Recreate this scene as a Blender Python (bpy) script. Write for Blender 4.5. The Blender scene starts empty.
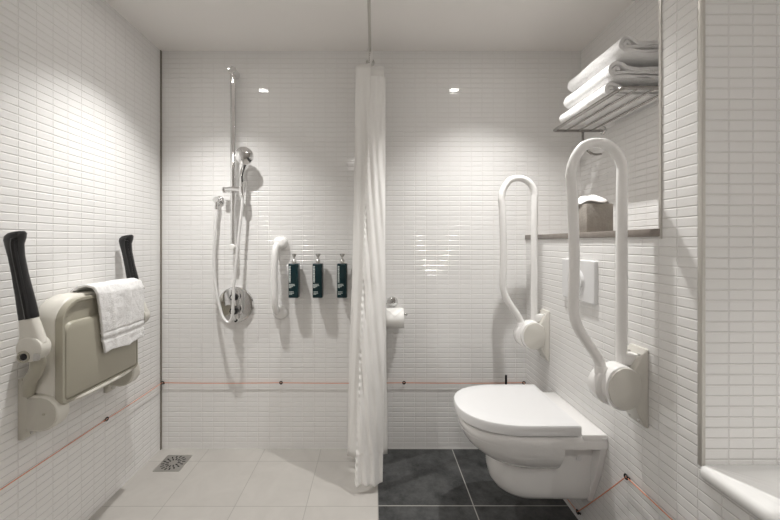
import bpy, bmesh, math, random
from mathutils import Vector, Matrix, noise
random.seed(7)
PI = math.pi
scene = bpy.context.scene
COL = scene.collection
V = Vector
F = 347.0; CX, CY = 374.0, 243.0; CAMZ = 1.144
def P(px, py, Y):
    """world point seen at pixel (px,py) at depth Y (used to place real things)"""
    return V(((px - CX) * Y / F, Y, CAMZ - (py - CY) * Y / F))

H = 2.21; D = 1.928; XL = -1.183; XR = 0.844; XRR = 1.15
YA = 0.893; YC = 1.02; XTUB = 1.62; YF = -1.4; ZLEDGE = 1.187

# ------------------------------------------------------------------ materials
def new_mat(name):
    m = bpy.data.materials.new(name); m.use_nodes = True
    nt = m.node_tree; nt.nodes.clear()
    out = nt.nodes.new('ShaderNodeOutputMaterial')
    b = nt.nodes.new('ShaderNodeBsdfPrincipled')
    nt.links.new(b.outputs[0], out.inputs[0])
    return m, nt, b
def simple(name, col, rough=0.4, metal=0.0, bump=0.0, bscale=200.0, var=0.0, vscale=8.0, coat=0.0, sss=0.0, spec=0.5, trans=0.0):
    m, nt, b = new_mat(name)
    b.inputs['Base Color'].default_value = (*col, 1)
    b.inputs['Roughness'].default_value = rough
    b.inputs['Metallic'].default_value = metal
    b.inputs['Coat Weight'].default_value = coat
    b.inputs['Specular IOR Level'].default_value = spec
    b.inputs['Transmission Weight'].default_value = trans
    tc = nt.nodes.new('ShaderNodeTexCoord')
    if var > 0:
        n = nt.nodes.new('ShaderNodeTexNoise'); n.inputs['Scale'].default_value = vscale
        n.inputs['Detail'].default_value = 6
        nt.links.new(tc.outputs['Object'], n.inputs['Vector'])
        mx = nt.nodes.new('ShaderNodeMix'); mx.data_type = 'RGBA'
        mx.inputs['A'].default_value = (*[c * (1 - var) for c in col], 1)
        mx.inputs['B'].default_value = (*[min(1, c * (1 + var)) for c in col], 1)
        nt.links.new(n.outputs['Fac'], mx.inputs['Factor'])
        nt.links.new(mx.outputs['Result'], b.inputs['Base Color'])
    if bump > 0:
        n2 = nt.nodes.new('ShaderNodeTexNoise'); n2.inputs['Scale'].default_value = bscale
        n2.inputs['Detail'].default_value = 3
        nt.links.new(tc.outputs['Object'], n2.inputs['Vector'])
        bp = nt.nodes.new('ShaderNodeBump'); bp.inputs['Strength'].default_value = bump
        bp.inputs['Distance'].default_value = 0.004
        nt.links.new(n2.outputs['Fac'], bp.inputs['Height'])
        nt.links.new(bp.outputs['Normal'], b.inputs['Normal'])
    return m

def math_node(nt, op, a, b=None, c=None):
    n = nt.nodes.new('ShaderNodeMath'); n.operation = op
    for i, v in enumerate((a, b, c)):
        if v is None: continue
        if isinstance(v, (int, float)): n.inputs[i].default_value = v
        else: nt.links.new(v, n.inputs[i])
    return n.outputs[0]

def tile_mat(name, col, grout, PU=0.0623, PV=0.0273, ox=0.9127, oy=0.9666, oz=1.5146, gw=0.0013, rough=0.07, tilt=0.06):
    m, nt, b = new_mat(name)
    g = nt.nodes.new('ShaderNodeNewGeometry')
    sp = nt.nodes.new('ShaderNodeSeparateXYZ'); nt.links.new(g.outputs['Position'], sp.inputs[0])
    sn = nt.nodes.new('ShaderNodeSeparateXYZ'); nt.links.new(g.outputs['True Normal'], sn.inputs[0])
    ax = math_node(nt, 'GREATER_THAN', math_node(nt, 'ABSOLUTE', sn.outputs[0]), 0.5)
    ux = math_node(nt, 'DIVIDE', math_node(nt, 'SUBTRACT', sp.outputs[0], ox), PU)
    uy = math_node(nt, 'DIVIDE', math_node(nt, 'SUBTRACT', sp.outputs[1], oy), PU)
    mxu = nt.nodes.new('ShaderNodeMix'); mxu.data_type = 'FLOAT'
    nt.links.new(ax, mxu.inputs['Factor']); nt.links.new(ux, mxu.inputs['A']); nt.links.new(uy, mxu.inputs['B'])
    u = mxu.outputs['Result']
    v = math_node(nt, 'DIVIDE', math_node(nt, 'SUBTRACT', sp.outputs[2], oz), PV)
    du = math_node(nt, 'ADD', math_node(nt, 'MULTIPLY', math_node(nt, 'PINGPONG', u, 0.5), PU), .00055)
    dv = math_node(nt, 'MULTIPLY', math_node(nt, 'PINGPONG', v, 0.5), PV)
    d = math_node(nt, 'MINIMUM', du, dv)
    mr = nt.nodes.new('ShaderNodeMapRange'); mr.interpolation_type = 'SMOOTHSTEP'
    mr.inputs['From Min'].default_value = gw * 0.55; mr.inputs['From Max'].default_value = gw * 1.1
    nt.links.new(d, mr.inputs['Value'])
    mx = nt.nodes.new('ShaderNodeMix'); mx.data_type = 'RGBA'
    mx.inputs['A'].default_value = (*grout, 1); mx.inputs['B'].default_value = (*col, 1)
    nt.links.new(mr.outputs[0], mx.inputs['Factor'])
    nt.links.new(mx.outputs['Result'], b.inputs['Base Color'])
    rr = nt.nodes.new('ShaderNodeMapRange')
    rr.inputs['To Min'].default_value = 0.7; rr.inputs['To Max'].default_value = rough
    nt.links.new(mr.outputs[0], rr.inputs['Value']); nt.links.new(rr.outputs[0], b.inputs['Roughness'])
    # pillowed edge + a slight lay-up tilt per tile
    hr = nt.nodes.new('ShaderNodeMapRange'); hr.interpolation_type = 'SMOOTHSTEP'
    hr.inputs['From Min'].default_value = gw * 0.4; hr.inputs['From Max'].default_value = gw * 2.4
    nt.links.new(math_node(nt, 'MINIMUM', math_node(nt, 'ADD', du, .0004), dv), hr.inputs['Value'])
    cm = nt.nodes.new('ShaderNodeCombineXYZ')
    nt.links.new(math_node(nt, 'FLOOR', u), cm.inputs[0]); nt.links.new(math_node(nt, 'FLOOR', v), cm.inputs[1])
    wn = nt.nodes.new('ShaderNodeTexWhiteNoise'); wn.noise_dimensions = '3D'
    nt.links.new(cm.outputs[0], wn.inputs['Vector'])
    sc = nt.nodes.new('ShaderNodeSeparateColor'); nt.links.new(wn.outputs['Color'], sc.inputs[0])
    tu = math_node(nt, 'MULTIPLY', math_node(nt, 'SUBTRACT', sc.outputs[0], 0.5), math_node(nt, 'SUBTRACT', math_node(nt, 'FRACT', u), 0.5))
    tv = math_node(nt, 'MULTIPLY', math_node(nt, 'SUBTRACT', sc.outputs[1], 0.5), math_node(nt, 'SUBTRACT', math_node(nt, 'FRACT', v), 0.5))
    h = math_node(nt, 'ADD', hr.outputs[0], math_node(nt, 'MULTIPLY', math_node(nt, 'ADD', tu, tv), tilt * 4))
    bp = nt.nodes.new('ShaderNodeBump'); bp.inputs['Strength'].default_value = 0.9
    bp.inputs['Distance'].default_value = 0.0015
    nt.links.new(h, bp.inputs['Height']); nt.links.new(bp.outputs['Normal'], b.inputs['Normal'])
    return m

def floor_mat(name, c1, c2, grout, pitch, ox, oy, gw, rough, nscale, contrast, nrough=.62, dist=.6, spec=.5):
    m, nt, b = new_mat(name)
    g = nt.nodes.new('ShaderNodeNewGeometry')
    sp = nt.nodes.new('ShaderNodeSeparateXYZ'); nt.links.new(g.outputs['Position'], sp.inputs[0])
    u = math_node(nt, 'DIVIDE', math_node(nt, 'SUBTRACT', sp.outputs[0], ox), pitch)
    v = math_node(nt, 'DIVIDE', math_node(nt, 'SUBTRACT', sp.outputs[1], oy), pitch)
    d = math_node(nt, 'MULTIPLY', math_node(nt, 'MINIMUM', math_node(nt, 'PINGPONG', u, .5), math_node(nt, 'PINGPONG', v, .5)), pitch)
    mr = nt.nodes.new('ShaderNodeMapRange'); mr.interpolation_type = 'SMOOTHSTEP'
    mr.inputs['From Min'].default_value = gw * .5; mr.inputs['From Max'].default_value = gw * 1.0
    nt.links.new(d, mr.inputs['Value'])
    # each tile gets its own piece of the stone pattern
    cm = nt.nodes.new('ShaderNodeCombineXYZ')
    nt.links.new(math_node(nt, 'FLOOR', u), cm.inputs[0]); nt.links.new(math_node(nt, 'FLOOR', v), cm.inputs[1])
    wn = nt.nodes.new('ShaderNodeTexWhiteNoise'); nt.links.new(cm.outputs[0], wn.inputs['Vector'])
    vm = nt.nodes.new('ShaderNodeVectorMath'); vm.operation = 'MULTIPLY_ADD'
    nt.links.new(wn.outputs['Color'], vm.inputs[0]); vm.inputs[1].default_value = (9, 9, 9)
    nt.links.new(g.outputs['Position'], vm.inputs[2])
    n = nt.nodes.new('ShaderNodeTexNoise'); n.inputs['Scale'].default_value = nscale
    n.inputs['Detail'].default_value = 12; n.inputs['Roughness'].default_value = nrough
    n.inputs['Distortion'].default_value = dist; b.inputs['Specular IOR Level'].default_value = spec
    nt.links.new(vm.outputs[0], n.inputs['Vector'])
    cr = nt.nodes.new('ShaderNodeMapRange'); cr.inputs['From Min'].default_value = .5 - contrast
    cr.inputs['From Max'].default_value = .5 + contrast
    nt.links.new(n.outputs['Fac'], cr.inputs['Value'])
    mx0 = nt.nodes.new('ShaderNodeMix'); mx0.data_type = 'RGBA'
    mx0.inputs['A'].default_value = (*c1, 1); mx0.inputs['B'].default_value = (*c2, 1)
    nt.links.new(cr.outputs[0], mx0.inputs['Factor'])
    mx = nt.nodes.new('ShaderNodeMix'); mx.data_type = 'RGBA'
    mx.inputs['A'].default_value = (*grout, 1)
    nt.links.new(mr.outputs[0], mx.inputs['Factor']); nt.links.new(mx0.outputs['Result'], mx.inputs['B'])
    nt.links.new(mx.outputs['Result'], b.inputs['Base Color'])
    b.inputs['Roughness'].default_value = rough
    n3 = nt.nodes.new('ShaderNodeTexNoise'); n3.inputs['Scale'].default_value = 60; n3.inputs['Detail'].default_value = 5
    nt.links.new(g.outputs['Position'], n3.inputs['Vector'])
    h = math_node(nt, 'ADD', math_node(nt, 'MULTIPLY', n3.outputs['Fac'], .6), mr.outputs[0])
    bp = nt.nodes.new('ShaderNodeBump'); bp.inputs['Strength'].default_value = .35; bp.inputs['Distance'].default_value = .001
    nt.links.new(h, bp.inputs['Height']); nt.links.new(bp.outputs['Normal'], b.inputs['Normal'])
    return m

def terry(name, col):
    m, nt, b = new_mat(name)
    tc = nt.nodes.new('ShaderNodeTexCoord')
    n = nt.nodes.new('ShaderNodeTexNoise'); n.inputs['Scale'].default_value = 330; n.inputs['Detail'].default_value = 2
    n2 = nt.nodes.new('ShaderNodeTexNoise'); n2.inputs['Scale'].default_value = 60; n2.inputs['Detail'].default_value = 3
    for q in (n, n2): nt.links.new(tc.outputs['Object'], q.inputs['Vector'])
    h = math_node(nt, 'ADD', n.outputs['Fac'], n2.outputs['Fac'])
    bp = nt.nodes.new('ShaderNodeBump'); bp.inputs['Strength'].default_value = .8; bp.inputs['Distance'].default_value = .004
    nt.links.new(h, bp.inputs['Height']); nt.links.new(bp.outputs['Normal'], b.inputs['Normal'])
    b.inputs['Base Color'].default_value = (*col, 1); b.inputs['Roughness'].default_value = .95
    b.inputs['Sheen Weight'].default_value = .4; b.inputs['Specular IOR Level'].default_value = .1
    return m

M = {}
M['tile'] = tile_mat('white_mosaic_tile', (.84, .833, .822), (.755, .742, .725))
M['plaster'] = simple('ceiling_plaster', (.92, .895, .87), .8, bump=.05, bscale=90)
M['frontwall'] = simple('painted_wall', (.42, .40, .375), .7, bump=.04, bscale=70)
M['floor_light'] = floor_mat('beige_floor_tile', (.43, .41, .385), (.50, .48, .45), (.33, .315, .295), .311, .0167, D - .11, .002, .42, 7, .25)
M['floor_dark'] = floor_mat('slate_floor_tile', (.014, .0145, .0155), (.105, .107, .106), (.36, .35, .33), .417, .0167, D - .417, .003, .5, 5.5, .17, .78, .0, .22)
M['chrome'] = simple('chrome', (.82, .82, .82), .06, 1.0)
M['steel'] = simple('brushed_steel', (.55, .54, .52), .3, 1.0)
M['darksteel'] = simple('satin_steel', (.36, .345, .33), .22, 1.0)
M['alu'] = simple('aluminium_edge', (.62, .60, .56), .35, .5)
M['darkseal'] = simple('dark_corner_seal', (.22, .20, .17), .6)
M['stone'] = simple('brown_stone_ledge', (.25, .22, .195), .35, var=.25, vscale=30)
M['ceramic'] = simple('white_ceramic', (.86, .85, .84), .09, coat=.4)
M['lid'] = simple('white_lid_plastic', (.78, .78, .785), .18)
M['rail'] = simple('rail_white', (.86, .852, .838), .22)
M['railcap'] = simple('rail_grey_cover', (.66, .64, .59), .35)
M['seatcap'] = simple('grey_cream_cover', (.56, .54, .48), .4)
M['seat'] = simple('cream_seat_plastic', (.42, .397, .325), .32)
M['seat2'] = simple('cream_seat_plastic_pale', (.72, .70, .64), .34)
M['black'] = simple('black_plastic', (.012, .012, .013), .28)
M['rubber'] = simple('black_rubber', (.01, .01, .01), .6)
M['towel'] = terry('white_terry', (.91, .905, .90))
M['curtain'] = simple('curtain_fabric', (.86, .85, .83), .75, bump=.15, bscale=500)
M['teal'] = simple('dark_teal_bottle', (.004, .024, .029), .25)
M['print'] = simple('bottle_print', (.62, .68, .66), .5)
M['cord'] = simple('orange_cord', (.74, .30, .18), .5)
M['tub'] = simple('bath_acrylic', (.86, .86, .85), .12, coat=.3)
M['box'] = simple('woven_taupe_box', (.34, .31, .275), .6, bump=.5, bscale=120, var=.35, vscale=28)
M['tissue'] = simple('white_tissue', (.88, .86, .85), .9)
M['paper'] = simple('toilet_paper', (.87, .86, .84), .9, bump=.1, bscale=300)
M['hose'] = simple('metal_hose', (.78, .775, .765), .3, .25)
M['card'] = simple('cardboard', (.45, .36, .26), .9)
M['whiteplastic'] = simple('white_plastic', (.85, .84, .82), .3)
me_, nt_, b_ = new_mat('lamp_lens')
b_.inputs['Emission Color'].default_value = (1, .965, .92, 1); b_.inputs['Emission Strength'].default_value = 44
M['lens'] = me_
me_, nt_, b_ = new_mat('fill_lamp_opal')
b_.inputs['Emission Color'].default_value = (1, .955, .92, 1); b_.inputs['Emission Strength'].default_value = 18
M['opal'] = me_

# ------------------------------------------------------------------ mesh helpers
class MB:
    def __init__(s): s.bm = bmesh.new()
    def box(s, a, b, bev=0.0, seg=2, mat=0):
        bm = s.bm
        a, b = V(a), V(b)
        r = bmesh.ops.create_cube(bm, size=1.0)
        vs = r['verts']
        for v in vs:
            v.co = V(((a[i] + b[i]) / 2 + v.co[i] * abs(b[i] - a[i]) for i in range(3)))
        fs = set(f for v in vs for f in v.link_faces)
        for f in fs: f.material_index = mat
        if bev > 0:
            es = list(set(e for v in vs for e in v.link_edges))
            bmesh.ops.bevel(bm, geom=es, offset=bev, segments=seg, affect='EDGES', profile=.5)
        return s
    def ring_loft(s, rings, cap0=True, cap1=True, closed=True, mat=0):
        bm = s.bm
        vr = [[bm.verts.new(p) for p in r] for r in rings]
        n = len(rings[0])
        for i in range(len(vr) - 1):
            for j in range(n if closed else n - 1):
                k = (j + 1) % n
                try:
                    f = bm.faces.new((vr[i][j], vr[i][k], vr[i + 1][k], vr[i + 1][j])); f.material_index = mat
                except ValueError: pass
        if cap0 and closed: bm.faces.new(list(reversed(vr[0]))).material_index = mat
        if cap1 and closed: bm.faces.new(vr[-1]).material_index = mat
        return s
    def tube(s, pts, r, n=12, closed=False, mat=0):
        pts = [V(p) for p in pts]
        rs = r if isinstance(r, (list, tuple)) else [r] * len(pts)
        N = len(pts)
        tang = []
        for i in range(N):
            if closed: t = pts[(i + 1) % N] - pts[i - 1]
            else: t = pts[min(i + 1, N - 1)] - pts[max(i - 1, 0)]
            tang.append(t.normalized())
        up = V((0, 0, 1)) if abs(tang[0].z) < .9 else V((1, 0, 0))
        x = tang[0].cross(up).normalized()
        rings = []
        for i in range(N):
            t = tang[i]
            x = (x - t * x.dot(t)).normalized()
            y = t.cross(x)
            rings.append([pts[i] + (x * math.cos(2 * PI * k / n) + y * math.sin(2 * PI * k / n)) * rs[i] for k in range(n)])
        if closed:
            rings.append(rings[0])
            bm = s.bm
            vr = [[bm.verts.new(p) for p in rr] for rr in rings[:-1]]; vr.append(vr[0])
            for i in range(N):
                for j in range(n):
                    k = (j + 1) % n
                    f = bm.faces.new((vr[i][j], vr[i][k], vr[i + 1][k], vr[i + 1][j])); f.material_index = mat
        else: s.ring_loft(rings, mat=mat)
        return s
    def lathe(s, prof, origin, axis, n=32, mat=0):
        """prof: list of (radius, height along axis)"""
        ax = V(axis).normalized(); o = V(origin)
        up = V((0, 0, 1)) if abs(ax.z) < .9 else V((1, 0, 0))
        x = ax.cross(up).normalized(); y = ax.cross(x)
        rings = [[o + ax * h + (x * math.cos(2 * PI * k / n) + y * math.sin(2 * PI * k / n)) * max(r, 1e-5) for k in range(n)] for r, h in prof]
        return s.ring_loft(rings, cap0=prof[0][0] < 2e-3, cap1=prof[-1][0] < 2e-3, mat=mat)
    def prism(s, poly, vec, bev=0.0, seg=2, mat=0):
        """extrude a closed polygon of 3-D points along vec"""
        bm = s.bm; vec = V(vec)
        a = [bm.verts.new(V(p)) for p in poly]; b = [bm.verts.new(V(p) + vec) for p in poly]
        n = len(a)
        fs = [bm.faces.new(list(reversed(a))), bm.faces.new(b)]
        caps = list(fs)
        for i in range(n):
            k = (i + 1) % n
            fs.append(bm.faces.new((a[i], a[k], b[k], b[i])))
        for f in fs: f.material_index = mat
        if bev > 0:
            es = list(set(e for f in caps for e in f.edges))
            bmesh.ops.bevel(bm, geom=es, offset=bev, segments=seg, affect='EDGES', profile=.5)
        return s
    def sphere(s, c, r, scale=(1, 1, 1), mat=0, n=24):
        r_ = bmesh.ops.create_uvsphere(s.bm, u_segments=n, v_segments=n // 2, radius=r)
        for v in r_['verts']:
            v.co = V((v.co[i] * scale[i] for i in range(3))) + V(c)
        return s
    def grid(s, fn, nu, nv, mat=0):
        bm = s.bm
        vs = [[bm.verts.new(fn(i / nu, j / nv)) for j in range(nv + 1)] for i in range(nu + 1)]
        for i in range(nu):
            for j in range(nv):
                bm.faces.new((vs[i][j], vs[i + 1][j], vs[i + 1][j + 1], vs[i][j + 1])).material_index = mat
        return s
    def build(s, name, mats, parent=None, smooth=True, angle=38):
        bm = s.bm
        bmesh.ops.recalc_face_normals(bm, faces=bm.faces)
        me = bpy.data.meshes.new(name); bm.to_mesh(me); bm.free()
        for m in (mats if isinstance(mats, (list, tuple)) else [mats]): me.materials.append(m)
        if smooth:
            me.polygons.foreach_set('use_smooth', [True] * len(me.polygons))
            me.set_sharp_from_angle(angle=math.radians(angle))
        o = bpy.data.objects.new(name, me); COL.objects.link(o)
        if parent:
            o.parent = parent
            o.matrix_parent_inverse = parent.matrix_basis.inverted()
        return o

def smooth_path(pts, n=8, closed=False):
    """Catmull-Rom through pts"""
    pts = [V(p) for p in pts]; out = []
    N = len(pts)
    for i in range(N - 1):
        p0 = pts[max(i - 1, 0)]; p1 = pts[i]; p2 = pts[i + 1]; p3 = pts[min(i + 2, N - 1)]
        for k in range(n):
            t = k / n
            out.append(.5 * ((2 * p1) + (p2 - p0) * t + (2 * p0 - 5 * p1 + 4 * p2 - p3) * t * t + (3 * p1 - p0 - 3 * p2 + p3) * t ** 3))
    out.append(pts[-1]); return out
def fillet(pts, r, n=6):
    pts = [V(p) for p in pts]; out = [pts[0]]
    for i in range(1, len(pts) - 1):
        a, b, c = pts[i - 1], pts[i], pts[i + 1]
        rr = r[i] if isinstance(r, dict) else r
        d1 = min(rr, (a - b).length * .49); d2 = min(rr, (c - b).length * .49)
        q0 = b + (a - b).normalized() * d1; q1 = b + (c - b).normalized() * d2
        for k in range(n + 1):
            t = k / n
            out.append(q0 * (1 - t) ** 2 + b * 2 * t * (1 - t) + q1 * t * t)
    out.append(pts[-1]); return out
def rounded_rect(w, h, r, n=5):
    """2-D outline centred on 0"""
    o = []
    for cx, cy, a0 in ((w / 2 - r, h / 2 - r, 0), (-w / 2 + r, h / 2 - r, 90), (-w / 2 + r, -h / 2 + r, 180), (w / 2 - r, -h / 2 + r, 270)):
        for k in range(n + 1):
            a = math.radians(a0 + 90 * k / n); o.append((cx + r * math.cos(a), cy + r * math.sin(a)))
    return o

def tag(o, label=None, cat=None, group=None, kind=None):
    if label: o['label'] = label
    if cat: o['category'] = cat
    if group: o['group'] = group
    if kind: o['kind'] = kind
    return o
def empty(name, loc, label, cat, group=None):
    o = bpy.data.objects.new(name, None); COL.objects.link(o); o.location = loc
    o.empty_display_size = .05
    return tag(o, label, cat, group)
def kids(o): return [c for c in COL.objects if c.parent == o]
def copy_tree(o, parent=None):
    c = o.copy(); COL.objects.link(c)
    if parent:
        mi = o.matrix_parent_inverse.copy(); c.parent = parent; c.matrix_parent_inverse = mi
    for ch in kids(o): copy_tree(ch, c)
    return c
def structure(o, label=None):
    o['kind'] = 'structure'
    if label: o['label'] = label
    return o

# ------------------------------------------------------------------ the room
mb = MB(); mb.box((XL - .12, YF - .12, -.1), (.0167, D + .12, 0), mat=0); mb.box((.0167, YF - .12, -.1), (XTUB + .12, D + .12, 0), mat=1)
structure(mb.build('floor', [M['floor_light'], M['floor_dark']], smooth=False), 'floor of pale beige shower tiles and dark slate tiles')
structure(MB().box((XL - .12, YF - .12, H), (XTUB + .12, D + .12, H + .1)).build('ceiling', M['plaster'], smooth=False), 'plain greyish white ceiling')
structure(MB().box((XL - .12, YF, 0), (XL, D, H)).build('wall_left', M['tile'], smooth=False), 'left wall of small white mosaic tiles')
structure(MB().box((XL - .12, D, 0), (XTUB + .12, D + .12, H)).build('wall_back', M['tile'], smooth=False), 'back wall of small white mosaic tiles')
structure(MB().box((XL - .12, YF - .12, 0), (XTUB + .12, YF, H)).build('wall_front', M['frontwall'], smooth=False), 'plain painted wall facing the shower')
mb = MB()
mb.box((XR, YC, 0), (XTUB, D, ZLEDGE - .024))
mb.box((XRR, YC, ZLEDGE - .024), (XTUB, D, H))
mb.box((XR, YA, 0), (XTUB, YC, H))
structure(mb.build('wall_right', M['tile'], smooth=False), 'right tiled wall with ledge recess and pier')
structure(MB().box((XR, YF, 0), (XR + .03, YA, .545)).build('wall_bath_panel', M['tile'], smooth=False), 'white tiled panel below the bath rim')
structure(MB().box((XTUB, YF, 0), (XTUB + .12, YA, H)).build('wall_alcove', M['tile'], smooth=False), 'tiled wall along the bath')
structure(MB().box((XR - .006, YC, ZLEDGE - .024), (XRR, D, ZLEDGE), .002).build('trim_1', M['stone']), 'brown stone ledge on top of the boxed wall')
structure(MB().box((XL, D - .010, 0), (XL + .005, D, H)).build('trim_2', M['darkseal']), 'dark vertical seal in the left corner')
structure(MB().box((XR - .004, YC - .004, ZLEDGE - .03), (XR + .004, YC + .004, H)).build('trim_3', M['alu']), 'thin metal edge where pier meets recess')
mb = MB(); mb.box((XR - .004, YA - .004, .57), (XR + .006, YA + .008, H), .0015)
structure(mb.build('trim_4', M['alu']), 'metal corner edge of the pier by the bath')

# ------------------------------------------------------------------ ceiling downlights
for i, (x, y, lab) in enumerate(((-.77, 1.44, 'round recessed downlight in the ceiling over the shower'),
                                 (.56, 1.44, 'round recessed downlight in the ceiling over the toilet'),
                                 (1.22, -.12, 'round recessed downlight in the ceiling over the bath'))):
    e = empty('downlight', (x, y, H), lab, 'ceiling light', 'recessed ceiling downlights')
    MB().lathe([(.032, -.001), (.045, -.001), (.045, -.005), (.042, -.007), (.033, -.007), (.032, -.004)], (x, y, H), (0, 0, 1), 40).build('bezel', M['whiteplastic'], e)
    MB().lathe([(.0, -.002), (.0315, -.002), (.0315, -.001), (.0, -.001)], (x, y, H), (0, 0, 1), 32).build('lens', M['lens'], e)

e = empty('fill_lamp', (-.15, -.65, H), 'added round opal fill lamp, out of view near the front wall', 'ceiling light')  # unseen lamp, added behind the camera as fill light for the room
MB().lathe([(0, -.012), (.185, -.012), (.185, 0.001), (0, .001)], (-.15, -.65, H), (0, 0, 1), 48).build('base', M['whiteplastic'], e)
MB().lathe([(0, -.062), (.08, -.058), (.14, -.046), (.172, -.028), (.178, -.012), (0, -.012)], (-.15, -.65, H), (0, 0, 1), 48).build('shade', M['opal'], e)

# ------------------------------------------------------------------ shower seat (folded up against the left wall)
SE = empty('shower_bench', (XL, 1.355, .57), 'cream fold-up shower seat with black armrest grips on left wall', 'shower seat')
SY0, SY1, SZ0, SZ1 = 1.156, 1.540, .600, .958
def lerp(a, b, t): return a + (b - a) * t
def yz_outline(y0, y1, z0, z1, rt, rb, n=8):
    o = []
    for cy, cz, r, a0 in ((y1 - rt, z1 - rt, rt, 0), (y0 + rt, z1 - rt, rt, 90), (y0 + rb, z0 + rb, rb, 180), (y1 - rb, z0 + rb, rb, 270)):
        for k in range(n + 1):
            a = math.radians(a0 + 90 * k / n); o.append((cy + r * math.cos(a), cz + r * math.sin(a)))
    return o
def inset_loft(mb, specs):
    mb.ring_loft([[V((x, y, z)) for y, z in yz_outline(*o)] for x, o in specs])
mb = MB()   # rounded shell, its back to the wall
inset_loft(mb, [(-1.160, (SY0 + .03, SY1 - .03, SZ0 + .05, SZ1 - .022, .07, .03)),
                (-1.152, (SY0 + .014, SY1 - .014, SZ0 + .03, SZ1 - .006, .085, .035)),
                (-1.135, (SY0 + .006, SY1 - .006, SZ0 + .018, SZ1 + .002, .09, .035)),
                (-1.080, (SY0 + .012, SY1 - .004, SZ0 + .004, SZ1, .09, .03)),
                (-1.073, (SY0 + .020, SY1 - .008, SZ0 + .010, SZ1 - .006, .085, .03))])
mb.build('seat_shell', M['seat2'], SE, angle=50)
mb = MB()   # the underside tray: raised rim around a sunken panel
inset_loft(mb, [(-1.073, (SY0 + .012, SY1, SZ0 - .004, SZ1 - .012, .075, .02)),
                (-1.052, (SY0 + .010, SY1 + .002, SZ0 - .006, SZ1 - .008, .078, .02)),
                (-1.048, (SY0 + .012, SY1, SZ0 - .004, SZ1 - .010, .076, .02)),
                (-1.048, (SY0 + .020, SY1 - .008, SZ0 + .005, SZ1 - .019, .068, .02)),
                (-1.056, (SY0 + .024, SY1 - .012, SZ0 + .009, SZ1 - .024, .064, .02))])
mb.build('seat_tray', M['seat'], SE, angle=40)
mb = MB()   # stepped stiffening pad
inset_loft(mb, [(-1.058, (SY0 + .018, SY1 - .008, SZ0 + .008, SZ1 - .085, .035, .012)),
                (-1.046, (SY0 + .024, SY1 - .014, SZ0 + .012, SZ1 - .090, .032, .012)),
                (-1.043, (SY0 + .032, SY1 - .02, SZ0 + .02, SZ1 - .098, .026, .012))])
mb.build('tray_panel', M['seat'], SE, angle=40)
mb = MB(); mb.tube(fillet([(-1.060, SY0 + .03, SZ0 + .0), (-1.05, SY0 + .10, SZ0 - .006), (-1.05, SY1 - .08, SZ0 - .006), (-1.06, SY1 - .01, SZ0)], .05), .008, 8)
mb.build('tray_lip', M['seat2'], SE)

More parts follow.
